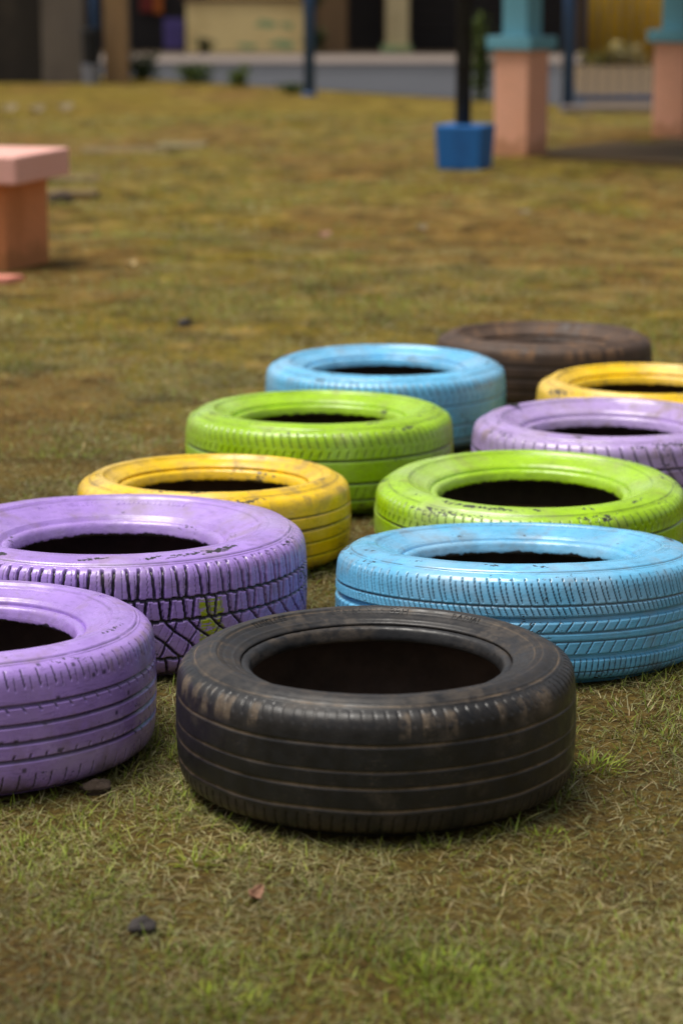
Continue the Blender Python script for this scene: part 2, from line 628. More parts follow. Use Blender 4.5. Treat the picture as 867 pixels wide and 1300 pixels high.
def make_tyre(x, y, R, H, rb, pattern, mat, seed, hi, label, group, texts=(), tilt=0.0, bead_drop=0.0, fn=0.0, mark=None, bald=False, chipr=1.0):
    root = empty('tyre', (x, y, -R * math.sin(tilt) if tilt > 0 else 0))
    tag(root, label, 'tyre', group)
    # turn every tyre differently so that wear does not line up
    rz = seed * 1.37 if mark is None else 0.0
    q = Matrix.Rotation(-tilt, 4, 'X') @ Matrix.Rotation(rz, 4, 'Z')
    root.rotation_euler = q.to_euler()
    nseg = 1500 if hi == 2 else (1100 if hi == 1 else 720)
    step = .0019 if hi == 2 else (.0025 if hi == 1 else .0038)
    th = np.arange(nseg) / nseg * TWO
    bd = bead_drop
    # ---- tread, shoulder to shoulder
    tp = [(R - .026, H - .0125), (R - .013, H - .0195), (R - .0052, H - .032), (R - .002, H - .055), (R - .0004, H * .62), (R, H * .5),
          (R - .0004, H * .38), (R - .002, .055), (R - .0052, .032), (R - .013, .0195), (R - .026, .0125)]
    prof, v = arc_resample(tp, step)
    L = v[-1]
    fz = (H - prof[:, 1]) / H
    qf = lambda f: float(np.interp(f, fz, v))
    C = TWO * R
    U, V = np.meshgrid(th * R, v)
    dep, msk = pattern(U, V, C, L, qf)
    lump = (fbm(np.cos(th) * 3 + seed * 5, np.sin(th) * 3, seed, 3) - .5) * .004
    P = revolve(prof, nseg, dep + lump[None, :] * smooth(0, .05, V) * smooth(0, .05, L - V))
    me = grid_mesh('tread', P)
    attr(me, 'groove', msk)
    lug = hash2(np.floor(U / (C / int(round(C / 0.0185)))), 0 * U, seed)
    du = smooth(.056, .030, V) * smooth(.004, .02, V) * (.08 + 1.6 * (lug > .52) * lug * smooth(.45, .55, fbm(U * 9 + seed, V * 0, seed, 3)))
    du = du + .25 * smooth(.6, .8, fbm(U * 14, V * 22, seed + 4, 3))
    attr(me, 'dust', np.clip(du, 0, 1))
    chn = smooth(.46, .75, fbm(U * 7 + seed * 3, V * 9, seed + 2, 4))
    attr(me, 'chip', np.clip(chipr * (chn + .5 * smooth(.03, .008, V)), 0, 1.5))
    attr(me, 'soil', smooth(q_soil(H), 0.0, (prof[:, 1:2] + 0 * U) - .012 * fbm(U * 20, V * 0, seed, 3)) * .9)
    if mark is not None:
        ma, mw, m0, m1 = mark
        jag = .010 * (fbm(U * 60, V * 90, 8, 3) - .5)
        mk = smooth(mw, mw - .004, np.abs(((U / R - ma + PI) % TWO - PI) * R + jag)) * smooth(qf(m0), qf(m0) + .003, V + jag) * smooth(qf(m1), qf(m1) - .004, V + jag)
        attr(me, 'mark', mk * (1 - msk))
    link('tread', me, mat, root)
    # ---- sidewall, upper (with lettering) and lower
    def wall_profile():
        S = R - .026 - rb
        return [(R - .026, H - .0125), (R - .036, H - .0065), (R - .026 - .24 * S, H - .001 - .1 * fn), (R - .026 - .38 * S, H - .0006 - .3 * fn),
                (R - .026 - .46 * S, H - .0035 - .1 * bd - .7 * fn), (R - .026 - .62 * S, H - .008 - .28 * bd - fn),
                (R - .026 - .80 * S, H - .0135 - .5 * bd - fn), (rb + .0195, H - .0185 - .68 * bd - fn)]

    wp, wv = arc_resample(wall_profile(), step)
    wp = wp.copy()
    S = R - .026 - rb

    def ridge(r, hgt, wd):
        return hgt * np.exp(-((wp[:, 0] - r) / wd) ** 2)
    add = ridge(R - .0275, .0012, .0011) + ridge(R - .0335, .0011, .0011) - ridge(R - .0305, .0011, .0012)
    add += ridge(R - .026 - .40 * S, .0012, .0016) - ridge(R - .026 - .31 * S, .0007, .0014) - ridge(R - .026 - .52 * S, .0008, .0016) + ridge(rb + .0285, .0012, .0018)
    if bald:
        add *= .6
    wp[:, 1] += add
    Uw, Vw = np.meshgrid(th * R, wv)
    und = (fbm(np.cos(th)[None, :] * 4 + 0 * Vw, np.sin(th)[None, :] * 4 + Vw * 10, seed + 9, 3) - .5) * .0016
    me = grid_mesh('sidewall', revolve(wp[::-1], nseg, und[::-1])[::-1])
    me.flip_normals() if hasattr(me, 'flip_normals') else None
    rr = wp[:, :1] + 0 * Uw
    cw = smooth(.42, .72, fbm(np.cos(th)[None, :] * 5 + rr * 30, np.sin(th)[None, :] * 5 + rr * 11, seed + 6, 4))
    band = 1.3 * np.exp(-((rr - (R - .050)) / .011) ** 2) + .5 * np.exp(-((rr - (rb + .03)) / .01) ** 2)
    attr(me, 'chip', np.clip(chipr * cw * (.25 + band), 0, 1.5))
    attr(me, 'groove', (np.exp(-((rr - (R - .0305)) / .0009) ** 2) * .85 + np.exp(-((rr - (R - .026 - .31 * S)) / .0009) ** 2) * .3 + np.exp(-((rr - (R - .026 - .44 * S)) / .001) ** 2) * .5) * smooth(.22, .5, fbm(np.cos(th)[None, :] * 9 + 0 * rr, np.sin(th)[None, :] * 9 + 0 * rr, seed, 3)))
    attr(me, 'dust', np.clip(.25 + .9 * smooth(.45, .7, fbm(np.cos(th)[None, :] * 6 + rr * 9, np.sin(th)[None, :] * 6, seed + 1, 4)), 0, 1) * (.7 if 'paint' in mat.name or bald else .34))
    sw = link('sidewall', me, mat, root)
    zf = lambda r: float(np.interp(r, wp[::-1, 0], wp[::-1, 1]))
    for s_, sz, ang, f in texts:
        ring_text(s_, sz, mat, sw, R - .026 - f * S, zf, ang - rz)
    lp = wp.copy()
    lp[:, 1] = H - lp[:, 1]
    keep = slice(0, None, 3)
    low = link('sidewall', grid_mesh('sidewall', revolve(lp[keep], nseg // 3)), mat, root)
    # ---- bead: flange roll and the band that sat on the rim
    g_ = H - .9 * fn
    bp = [(rb + .0195, H - .0185 - .68 * bd - fn), (rb + .0160, g_ - .0160 - .74 * bd), (rb + .0120, g_ - .0150 - .80 * bd), (rb + .0075, g_ - .0160 - .86 * bd), (rb + .004, g_ - .0190 - .93 * bd),
          (rb + .0012, g_ - .026 - bd), (rb, g_ - .0320 - bd), (rb + .0006, g_ - .0365 - bd), (rb + .004, g_ - .039 - bd)]
    bpp, bv = arc_resample(bp, step * .8)
    Ub, Vb = np.meshgrid(th * rb, bv)
    fr = (fbm(Ub * 60, Vb * 60, seed + 3, 3) - .5) * .0012
    me = grid_mesh('bead', revolve(bpp[::-1], nseg, fr[::-1])[::-1])
    me.flip_normals() if hasattr(me, 'flip_normals') else None
    edge = smooth(bv[-1] - .0085, bv[-1] - .0065, Vb + (fbm(Ub * 70, Vb * 40, seed + 8, 4) - .5) * .012)
    attr(me, 'groove', np.clip(edge, 0, 1) if 'paint' in mat.name else 0 * edge)
    attr(me, 'chip', chipr * smooth(.5, .72, fbm(Ub * 12 + seed, Vb * 12, seed + 12, 4)) * 1.1)
    attr(me, 'dust', .35 * smooth(.5, .7, fbm(Ub * 10, Vb * 30, seed + 14, 3)))
    link('bead', me, mat, root)
    lb = bpp.copy()
    lb[:, 1] = H - lb[:, 1]
    link('bead', grid_mesh('bead', revolve(lb[::2], nseg // 3)), M_LINER, root)
    # ---- the hollow inside, bare rubber
    ip = [(rb + .004, g_ - .039 - bd), (rb + .022, g_ - .033 - bd * .8), (rb + .35 * (R - rb), H - .022 - .3 * bd - fn), (R - .040, H - .022), (R - .016, H - .055), (R - .012, H * .5),
          (R - .016, .055), (R - .040, .022), (rb + .35 * (R - rb), .014), (rb + .018, .030), (rb + .004, .049 + bd)]
    ipp, _ = arc_resample(ip, .006)
    link('inner_lining', grid_mesh('inner_lining', revolve(ipp, 240)), M_LINER, root)
    return root


def q_soil(H):
    return .055


P_PURPLE = lin(170, 136, 216)
P_PURPLE_PALE = lin(176, 150, 206)
P_GREEN = lin(158, 202, 8)
P_YELLOW = lin(246, 200, 6)
P_BLUE = lin(106, 188, 232)

RG = 'painted tyres laid flat in two rows on the lawn'
# name, x, y, R, H, rb
make_tyre(0.0549, 3.7316, 0.3168, 0.2171, 0.1965, pat_rib,
          rubber_mat('black_rubber', (0.0125, 0.0118, 0.0122, 1), (0.20, 0.145, 0.095, 1), 1, .6, .4, (0.24, 0.165, 0.095, 1)),
          1, 2, 'black unpainted worn tyre lying nearest the camera between the purple and blue tyres', RG, bead_drop=0.0064, fn=0.0005, tilt=0.0008,
          texts=[('185/65 R15 88H', .017, math.radians(92), .52), ('TUBELESS', .015, math.radians(135), .52), ('RADIAL', .015, math.radians(52), .52)])
make_tyre(-0.6306, 3.9038, 0.3241, 0.2288, 0.1889, pat_notch, paint_mat('purple_paint_smooth', P_PURPLE, 2, .2, .5),
          2, 2, 'purple painted tyre with smooth straight-grooved tread cut off by the left picture edge', RG, bead_drop=0.0166, fn=0.0014, tilt=0.0209,
          texts=[('O', .02, math.radians(33), .36)])
make_tyre(-0.4396, 4.6154, 0.3721, 0.2271, 0.1966, pat_offroad, paint_mat('purple_paint_chunky', P_PURPLE, 3, .8, .4),
          3, 2, 'purple painted tyre with chunky off-road tread and a yellow-green paint mark', RG, bead_drop=0.025, fn=0.0026, tilt=0.0256,
          texts=[('225/70R16', .019, math.radians(84), .56), ('102T', .019, math.radians(67), .56), ('M+S  TUBELESS', .017, math.radians(116), .56)],
          mark=(math.radians(-56.6), .026, .335, .72), chipr=1.15)
make_tyre(-0.2807, 5.2768, 0.3022, 0.1923, 0.1934, pat_plain, paint_mat('yellow_paint_left', P_YELLOW, 4, .2, .55),
          4, 1, 'yellow painted tyre lying between the chunky purple tyre and a lime green tyre', RG, bead_drop=0.0142, fn=0.0025, tilt=0.0315)
make_tyre(-0.0541, 5.9419, 0.3297, 0.2186, 0.1939, pat_slits, paint_mat('green_paint_left', P_GREEN, 5, .3, .35),
          5, 1, 'lime green painted tyre lying behind the yellow tyre and before the farther blue one', RG, bead_drop=0.0146, fn=0.0015, tilt=0.0199)
make_tyre(0.1211, 6.6723, 0.3307, 0.2145, 0.2025, pat_slits, paint_mat('blue_paint_far', P_BLUE, 6, .3, .3),
          6, 1, 'sky blue painted tyre farther back, beside the brown muddy tyre', RG, bead_drop=0.0144, fn=0.0022, tilt=-0.0041)
make_tyre(0.6134, 7.3723, 0.3273, 0.1962, 0.203, pat_bald,
          rubber_mat('brown_rubber', (0.055, 0.032, 0.021, 1), (0.20, 0.112, 0.06, 1), 7, 1.0, .6),
          7, 0, 'brown mud-stained unpainted tyre lying farthest away at the end of the rows', RG, bead_drop=0.03, fn=0.008, tilt=0.0195, bald=True)
make_tyre(0.8221, 6.5101, 0.2997, 0.1907, 0.2001, pat_plain, paint_mat('yellow_paint_right', P_YELLOW, 8, .3, .3),
          8, 1, 'yellow painted tyre lying before the brown tyre, cut off by the right picture edge', RG, bead_drop=0.015, fn=0.003, tilt=-0.0034)
make_tyre(0.6496, 5.8966, 0.3317, 0.1972, 0.1914, pat_coarse, paint_mat('purple_paint_right', P_PURPLE_PALE, 10, .5, .6),
          10, 1, 'dusty pale purple tyre lying between a yellow and a lime green tyre', RG, bead_drop=0.0238, fn=0.0037, tilt=0.0019)
make_tyre(0.4129, 5.2604, 0.3412, 0.1758, 0.1988, pat_slits, paint_mat('green_paint_right', P_GREEN, 11, .2, .35),
          11, 2, 'lime green painted tyre with wide open hole lying behind the nearer blue tyre', RG, bead_drop=0.0158, fn=0.0033, tilt=-0.0253)
make_tyre(0.3395, 4.5657, 0.3515, 0.2204, 0.2035, pat_summer, paint_mat('blue_paint_near', P_BLUE, 12, .6, .4),
          12, 2, 'sky blue painted tyre with finely cut tread lying right behind the black tyre', RG, bead_drop=0.0138, fn=0.0014, tilt=0.0895,
          texts=[('195/65 R15', .018, math.radians(66), .45), ('STEEL RADIAL', .015, math.radians(106), .45)])
TYRES = [(0.0549, 3.7316, 0.3168), (-0.6306, 3.9038, 0.3241), (-0.4396, 4.6154, 0.3721), (-0.2807, 5.2768, 0.3022), (-0.0541, 5.9419, 0.3297), (0.1211, 6.6723, 0.3307), (0.6134, 7.3723, 0.3273), (0.8221, 6.5101, 0.2997), (0.6496, 5.8966, 0.3317), (0.4129, 5.2604, 0.3412), (0.3395, 4.5657, 0.3515)]


# ------------------------------------------------------------------ grass blades
def blades(name, X, Y, length, width, lean, az, bend, tint, segs=3):
    """many tapering curved blades as one mesh; all arguments are arrays of one value per blade"""
    n = len(X)
    Z = hz(X, Y)
    ts = np.linspace(0, 1, segs + 1)
    dirx, diry = np.cos(az), np.sin(az)
    sx, sy = -np.sin(az), np.cos(az)
    rows = []
    px, py, pz = X.copy(), Y.copy(), Z - .002
    twist = RNG.uniform(-.6, .6, n)
    for i, tt in enumerate(ts):
        wd = width * (1 - tt ** 1.6) * .5 + .00012
        e = np.cos(twist * tt)
        l = np.stack([px - sx * wd * e, py - sy * wd * e, pz - wd * np.sin(twist * tt)], -1)
        r = np.stack([px + sx * wd * e, py + sy * wd * e, pz + wd * np.sin(twist * tt)], -1)
        rows += [l, r]
        if i < segs:
            a = lean - bend * tt
            st = length / segs
            px = px + dirx * np.cos(a) * st
            py = py + diry * np.cos(a) * st
            pz = np.maximum(pz + np.sin(a) * st, Z + .0012)
    V = np.stack(rows, 1)
    k = V.shape[1]
    base = (np.arange(n) * k)[:, None, None]
    q = np.array([[2 * i, 2 * i + 1, 2 * i + 3, 2 * i + 2] for i in range(segs)])[None] + base
    me = bpy.data.meshes.new(name)
    fill_mesh(me, V.reshape(-1, 3), q.reshape(-1, 4))
    ca = me.color_attributes.new('tint', 'FLOAT_COLOR', 'POINT')
    c = np.ones((n, k, 4), np.float32)
    c[:, :, :3] = tint[:, None, :]
    ca.data.foreach_set('color', c.ravel())
    return me


def scatter(y0, y1, dens, margin):
    area_w = 2 * (.139 * y1 + margin)
    n = int(dens * area_w * (y1 - y0))
    Y = RNG.uniform(y0, y1, n)
    X = RNG.uniform(-1, 1, n) * (.139 * y1 + margin)
    k = np.abs(X) < .139 * Y + margin
    return X[k], Y[k]


def clear_of_tyres(X, Y, inner=True):
    k = np.ones(len(X), bool)
    for x, y, r in TYRES:
        k &= np.hypot(X - x, Y - y) > r - .028
    return k


def palette(n, cols, jit=.30):
    i = RNG.integers(0, len(cols), n)
    c = np.array([lin(*q)[:3] for q in cols])[i]
    return np.clip(c * RNG.uniform(1 - jit, 1 + jit, (n, 1)) * RNG.uniform(.94, 1.06, (n, 3)), 0, 1)


DRY = [(156, 146, 104), (135, 128, 85), (176, 165, 122), (113, 102, 61), (146, 143, 104), (100, 78, 42)]
OLIVE = [(115, 115, 63), (130, 128, 74), (94, 93, 46), (139, 137, 87)]
GREEN = [(111, 126, 37), (128, 141, 48), (96, 111, 33), (141, 146, 65)]


def lawn():
    ms = []
    specs = [(2.3, 4.0, 36000, .45, 1.0), (4.0, 5.6, 24000, .5, 1.1), (5.6, 8.0, 15000, .55, 1.3), (8.0, 12.0, 5200, .6, 1.9), (12.0, 22.0, 1100, .8, 3.2)]
    allp = {'dry': [], 'olive': [], 'green': []}
    for y0, y1, d, mg, k in specs:
        X, Y = scatter(y0, y1, d, mg)
        keep = clear_of_tyres(X, Y) & (RNG.uniform(0, 1, len(X)) > .8 * np.maximum(bare(X, Y), .8 * smooth(.5, .38, fbm(X * 4.5 + 2, Y * 3.4, 44, 4))))
        keep &= ~((Y > 16.2) & (X > 1.2 + (Y - 17) * .4) & (Y < 22))
        keep &= Y < 27.2 - X * 1.34
        X, Y = X[keep], Y[keep]
        gn = fbm(X * 2.6, Y * 2.0, 71, 3)
        u = RNG.uniform(0, 1, len(X))
        pg = .06 + .30 * smooth(.48, .72, gn) + .45 * np.exp(-((X - .16) / .2) ** 2 - ((Y - 2.97) / .12) ** 2) + .3 * np.exp(-((X + .13) / .15) ** 2 - ((Y - 2.85) / .08) ** 2)
        po = .34
        kind = np.where(u < pg, 2, np.where(u < pg + po, 1, 0))
        for i, nm in enumerate(('dry', 'olive', 'green')):
            s = kind == i
            allp[nm].append((X[s], Y[s], np.full(s.sum(), k)))
    # blades pushed up against the tyres
    for x, y, r in TYRES:
        n = int(1300 * r / .3) if y < 5.6 else 300
        a = RNG.uniform(0, TWO, n)
        rr = r - .022 + np.abs(RNG.normal(0, .016, n))
        for i, nm in enumerate(('dry', 'olive', 'green')):
            sl = RNG.choice(3, n, p=[.45, .37, .18]) == i
            allp[nm].append(((x + rr * np.cos(a))[sl], (y + rr * np.sin(a))[sl], RNG.uniform(.9, 1.6, sl.sum()) * np.where(RNG.uniform(0, 1, sl.sum()) > .88, 1.9, 1)))
    for nm, cols, lr, wr, lean, bend in (('dry', DRY, (.012, .044), (.0009, .0019), (.05, .5), (.1, .7)),
                                         ('olive', OLIVE, (.012, .038), (.0010, .0021), (.15, .8), (.2, 1.0)),
                                         ('green', GREEN, (.012, .034), (.0012, .0025), (.4, 1.25), (.1, .9))):
        X = np.concatenate([a[0] for a in allp[nm]])
        Y = np.concatenate([a[1] for a in allp[nm]])
        K = np.concatenate([a[2] for a in allp[nm]])
        n = len(X)
        me = blades(nm, X, Y, RNG.uniform(*lr, n) * (1 + .35 * (K - 1)), RNG.uniform(*wr, n) * K, RNG.uniform(*lean, n),
                    RNG.uniform(0, TWO, n), RNG.uniform(*bend, n), palette(n, cols) * (.45 + 1.1 * fbm(X * 5 + 7, Y * 3.2, 91, 3))[:, None])
        ms.append(me)
    for me, nm in zip(ms, ('dry_grass', 'olive_grass', 'green_grass')):
        tag(link(nm, me, M_LEAF), {'dry_grass': 'dry straw-coloured grass clippings matted all over the lawn',
                                   'olive_grass': 'short dull olive grass blades of the lawn',
                                   'green_grass': 'short fresh green grass shoots scattered over the lawn'}[nm], 'grass', kind='stuff')


lawn()


def tuft(x, y, n, rad, ln, cols, label, wd=(.0016, .0034), group='green grass tufts on the lawn'):
    a = RNG.uniform(0, TWO, n)
    r = rad * np.sqrt(RNG.uniform(0, 1, n))
    X, Y = x + r * np.cos(a), y + r * np.sin(a)
    k = np.ones(n, bool)
    for tx, ty, tr in TYRES:
        k &= np.hypot(X - tx, Y - ty) > tr + .004
    X, Y, a = X[k], Y[k], a[k]
    n = len(X)
    me = blades('grass_tuft', X - x, Y - y, RNG.uniform(.4, .85, n) * ln, RNG.uniform(*wd, n), RNG.uniform(.3, 1.15, n),
                a + RNG.uniform(-.8, .8, n), RNG.uniform(.1, 1.1, n), palette(n, cols))
    o = link('grass_tuft', me, M_LEAF, None, (x, y, float(hz(np.array([x]), np.array([y]))[0]) + .001))
    tag(o, label, 'grass tuft', group)


BRIGHT = [(128, 152, 30), (148, 166, 46), (108, 130, 28), (164, 170, 66)]
tuft(.135, 2.955, 300, .075, .034, BRIGHT, 'leafy bright green grass clump in the right foreground, largest of the tufts')
tuft(-.145, 2.88, 190, .05, .03, BRIGHT, 'low green grass clump at the bottom edge left of the middle')
tuft(-.21, 3.365, 34, .022, .055, BRIGHT, 'thin upright green sprout against the left foot of the black tyre')
tuft(-.165, 3.40, 26, .018, .04, BRIGHT, 'small green sprout at the black tyre, second from its left')
tuft(.405, 3.80, 90, .05, .05, BRIGHT, 'spiky green tuft on the lawn right of the black tyre')
tuft(.30, 3.47, 60, .035, .03, BRIGHT, 'short green sprouts by the right foot of the black tyre')
tuft(.36, 4.10, 120, .06, .06, DRY + OLIVE, 'long straw-coloured grass clump at the foot of the near blue tyre', (.0012, .0024))
tuft(.50, 4.08, 120, .07, .06, DRY + GREEN, 'long mixed grass clump by the right picture edge beside the blue tyre', (.0012, .0024))
tuft(.22, 3.30, 60, .045, .026, BRIGHT, 'flat green sprouts in the right foreground below the black tyre')
tuft(-.30, 4.03, 60, .05, .04, DRY + OLIVE, 'dry grass caught between the two purple tyres and the black tyre', (.0012, .0024))

# ------------------------------------------------------------------ small things on the lawn
M_CLOD = wall_mat('dark_clod', (0.05, 0.042, 0.04, 1), (0.12, 0.09, 0.065, 1), .5, 1, .95, 40, .8, 1)
M_CLOD2 = wall_mat('earth_clod', (0.075, 0.05, 0.034, 1), (0.03, 0.02, 0.014, 1), .6, 2, .95, 40, .8, 1)
M_DEAD = wall_mat('dead_leaf', lin(150, 110, 84), lin(96, 62, 42), .6, 3, .7, 60, .4, 1)
M_PALE = wall_mat('pale_litter', lin(126, 110, 78), lin(96, 80, 50), .5, 4, .7, 40, .3, 1)
M_BLACKSCRAP = wall_mat('black_scrap', (0.012, 0.011, 0.011, 1), (0.03, 0.025, 0.02, 1), .4, 6, .7, 60, .3, 1)
M_STRAW = wall_mat('straw_stem', lin(196, 172, 118), lin(140, 110, 70), .4, 5, .7, 60, .3, 1)


def gz(x, y):
    return float(hz(np.array([x]), np.array([y]))[0])


def clod(name, x, y, sx, sy, sz, mat, seed, label, cat, group=None, rz=0):
    bm = bmesh.new()
    bmesh.ops.create_icosphere(bm, subdivisions=4, radius=1)
    r = random.Random(seed)
    o1, o2, o3 = [r.uniform(0, 9) for _ in range(3)]
    for v in bm.verts:
        c = v.co.copy()
        k = 1 + .22 * math.sin(c.x * 3 + o1) * math.sin(c.y * 3.3 + o2) + .12 * math.sin(c.z * 5 + o3) + .05 * math.sin(c.x * 11 + o2) * math.sin(c.y * 12 + o3)
        v.co = Vector((c.x * sx * k, c.y * sy * k, c.z * sz * k + sz * .62))
    o = bm_obj(name, bm, mat, None, True)
    o.location = (x, y, gz(x, y))
    o.rotation_euler = (0, 0, rz)
    return tag(o, label, cat, group)


clod('earth_clod', -.268, 3.105, .019, .017, .014, M_CLOD, 1, 'small dark round clod of earth on the grass at lower left', 'clod', 'clods of earth lying on the grass')
clod('earth_clod', -.385, 3.675, .024, .018, .014, M_CLOD2, 2, 'brown clod of earth below the purple tyre at the left edge', 'clod', 'clods of earth lying on the grass', .4)
clod('earth_clod', -.57, 8.86, .022, .02, .016, M_CLOD, 3, 'small dark clod on the lawn left of the far blue tyre', 'clod', 'clods of earth lying on the grass')
clod('earth_clod', -1.53, 13.45, .07, .06, .035, M_CLOD2, 6, 'dark lump of rubble on the lawn right of the pink bench', 'clod', 'clods of earth lying on the grass')


def dead_leaf(x, y, ln, wd, rz, curl, stand, mat, label, cat='leaf', group='dry leaves and scraps scattered on the lawn', name='dry_leaf'):
    n, m = 13, 7
    t = np.linspace(0, 1, n)
    s = np.linspace(-1, 1, m)
    T, S = np.meshgrid(t, s, indexing='ij')
    wv = wd * np.sin(PI * np.clip(T * .94 + .03, 0, 1)) ** .7 * (1 + .15 * np.sin(T * 17) * np.abs(S))
    Xl = (T - .5) * ln
    Yl = S * wv * .5
    Zl = curl * ln * ((T - .45) ** 2 * 1.4 + (S ** 2) * .22) + .002 + .03 * wd * np.sin(T * 9 + S * 3)
    top = np.stack([Xl, Yl, Zl], -1)
    me = grid_mesh('leaf', top, closed=False)
    o = link(name, me, mat)
    md = o.modifiers.new('thickness', 'SOLIDIFY')
    md.thickness = .0008
    o.location = (x, y, gz(x, y) + .004)
    o.rotation_euler = (stand, 0, rz)
    return tag(o, label, cat, group)


dead_leaf(-.124, 3.225, .034, .020, 1.2, .8, .5, M_DEAD, 'brown curled dead leaf standing on the grass below the black tyre')
dead_leaf(-.93, 10.75, .085, .034, 1.3, .6, .5, M_STRAW, 'pale narrow dry leaf on the lawn right of the pink bench leg')
dead_leaf(-.085, 11.85, .075, .055, .3, .7, .35, M_DEAD, 'pinkish dry leaf in the middle of the lawn')
dead_leaf(.39, 12.2, .07, .05, .8, .6, .4, M_PALE, 'pale scrap on the brown patch below the blue concrete block', 'scrap', name='paper_scrap')
dead_leaf(.96, 13.0, .09, .05, .2, .4, .2, M_PALE, 'whitish scrap on the lawn in front of the pink pillar', 'scrap', name='paper_scrap')
dead_leaf(-3.02, 22.6, .16, .12, .2, .6, .5, M_PALE, 'whitish scrap before the dark wall, leftmost of three', 'scrap', name='paper_scrap')
dead_leaf(-2.75, 22.3, .18, .11, .9, .6, .4, M_PALE, 'whitish scrap before the dark wall, middle of three', 'scrap', name='paper_scrap')
dead_leaf(-2.52, 22.7, .16, .12, .1, .6, .5, M_PALE, 'whitish scrap before the dark wall, rightmost of three', 'scrap', name='paper_scrap')

scrap = dead_leaf(.43, 6.05, .034, .020, -.35, .25, .05, M_BLACKSCRAP, 'black scrap lying on the sidewall of the dusty pale purple tyre', 'scrap', name='rubber_scrap')
scrap.location.z = .1935

# twig left of the yellow tyre, and dry stalks in the near grass
bm = bmesh.new()
add_tube(bm, (0, 0, .0), (.012, .02, .035), .0017, .0013, 8)
add_tube(bm, (.012, .02, .035), (.018, .03, .062), .0013, .0006, 8)
tw = bm_obj('straw_stalk', bm, M_STRAW, None, True)
tw.location = (-.692, 6.38, gz(-.692, 6.38))
tag(tw, 'single pale dry stalk standing in the grass left of the green tyre', 'stalk')

# ------------------------------------------------------------------ pink concrete bench
M_PINK = wall_mat('pink_paint', lin(222, 142, 122), lin(176, 104, 82), .35, 1, .7, 5, .25)
M_PINKTOP = wall_mat('pink_paint_slab', lin(234, 176, 164), lin(212, 146, 130), .3, 2, .7, 6, .25)
M_ORANGE = wall_mat('orange_plaster', lin(218, 140, 90), lin(176, 104, 48), .5, 3, .85, 4, .4, splash=.12)
bench = empty('concrete_bench', (-1.365, 10.36, 0), math.radians(74))
tag(bench, 'pink concrete bench with thick slab seat cut off by the left picture edge', 'bench')
box('seat_slab', 0, .60, 0, 1.5, .372, .492, M_PINKTOP, bench, .012)
for k in (0, 1.13):
    box('leg', .10, .57, .098 + k, .238 + k, -.02, .372, M_ORANGE, bench, .008)

# broken tile by the bench leg
bm = bmesh.new()
pts = [(-.11, -.03), (.02, -.055), (.10, .03), (.03, .05), (-.10, .045)]
bot = [bm.verts.new((x, y, 0)) for x, y in pts]
topv = [bm.verts.new((x * .96, y * .96, .022)) for x, y in pts]
bm.faces.new(bot)
bm.faces.new(topv)
for i in range(5):
    bm.faces.new((bot[i], bot[(i + 1) % 5], topv[(i + 1) % 5], topv[i]))
tile = bm_obj('broken_tile', bm, M_PINK)
tile.location = (-1.405, 10.10, .0)
tile.rotation_euler = (.05, .03, .2)
tag(tile, 'broken piece of pink tile lying at the foot of the bench', 'tile')

# flat stones and boards half sunk in the far left lawn
M_STONE = wall_mat('weathered_slab', lin(106, 86, 48), lin(84, 70, 32), .6, 5, .9, 5, .5)
M_STONEG = wall_mat('greenish_slab', lin(110, 94, 56), lin(112, 128, 88), .6, 6, .9, 4, .4)


def slab(x, y, lx, ly, h, rz, mat, label, tilt=0):
    o = box('paving_slab', -lx / 2, lx / 2, -ly / 2, ly / 2, -.03, h * .7, mat, None, .012)
    o.location = (x, y, gz(x, y))
    o.rotation_euler = (tilt, 0, rz)
    return tag(o, label, 'slab', 'half sunken slabs on the far lawn')


slab(-1.55, 17.7, .62, .5, .045, .06, M_STONE, 'long weathered slab half sunk in the far lawn', .02)
slab(-1.16, 17.9, .36, .42, .05, -.05, M_STONEG, 'slab with a greenish painted end in the far lawn', .02)
slab(-1.72, 15.0, .5, .26, .04, .1, M_STONE, 'grey slab farther from the bench, upper of two in the left lawn', .03)
slab(-1.62, 14.1, .46, .2, .045, -.06, M_STONE, 'grey slab close to the bench, lower of two in the left lawn', .03)

# ------------------------------------------------------------------ pavilion pillars and floor
M_TEAL = wall_mat('teal_paint', lin(108, 170, 186), lin(84, 138, 154), .3, 7, .6, 5, .2)
M_PILLAR = wall_mat('pillar_pink', lin(244, 180, 148), lin(228, 156, 108), .45, 8, .7, 3, .25, splash=.16)
PYAW = math.radians(-36)


def pillar(x, y, label):
    r = empty('pavilion_pillar', (x, y, 0), PYAW)
    tag(r, label, 'pillar', 'pink and teal pillars of the pavilion')
    box('pedestal', -.136, .136, -.136, .136, -.03, .722, M_PILLAR, r, .008)
    bm = bmesh.new()
    add_box(bm, -.178, .178, -.178, .178, .722, .812, .008)
    bm_obj('cap', bm, M_TEAL, r)
    box('shaft', -.098, .098, -.098, .098, .812, 2.55, M_TEAL, r, .006)
    return r


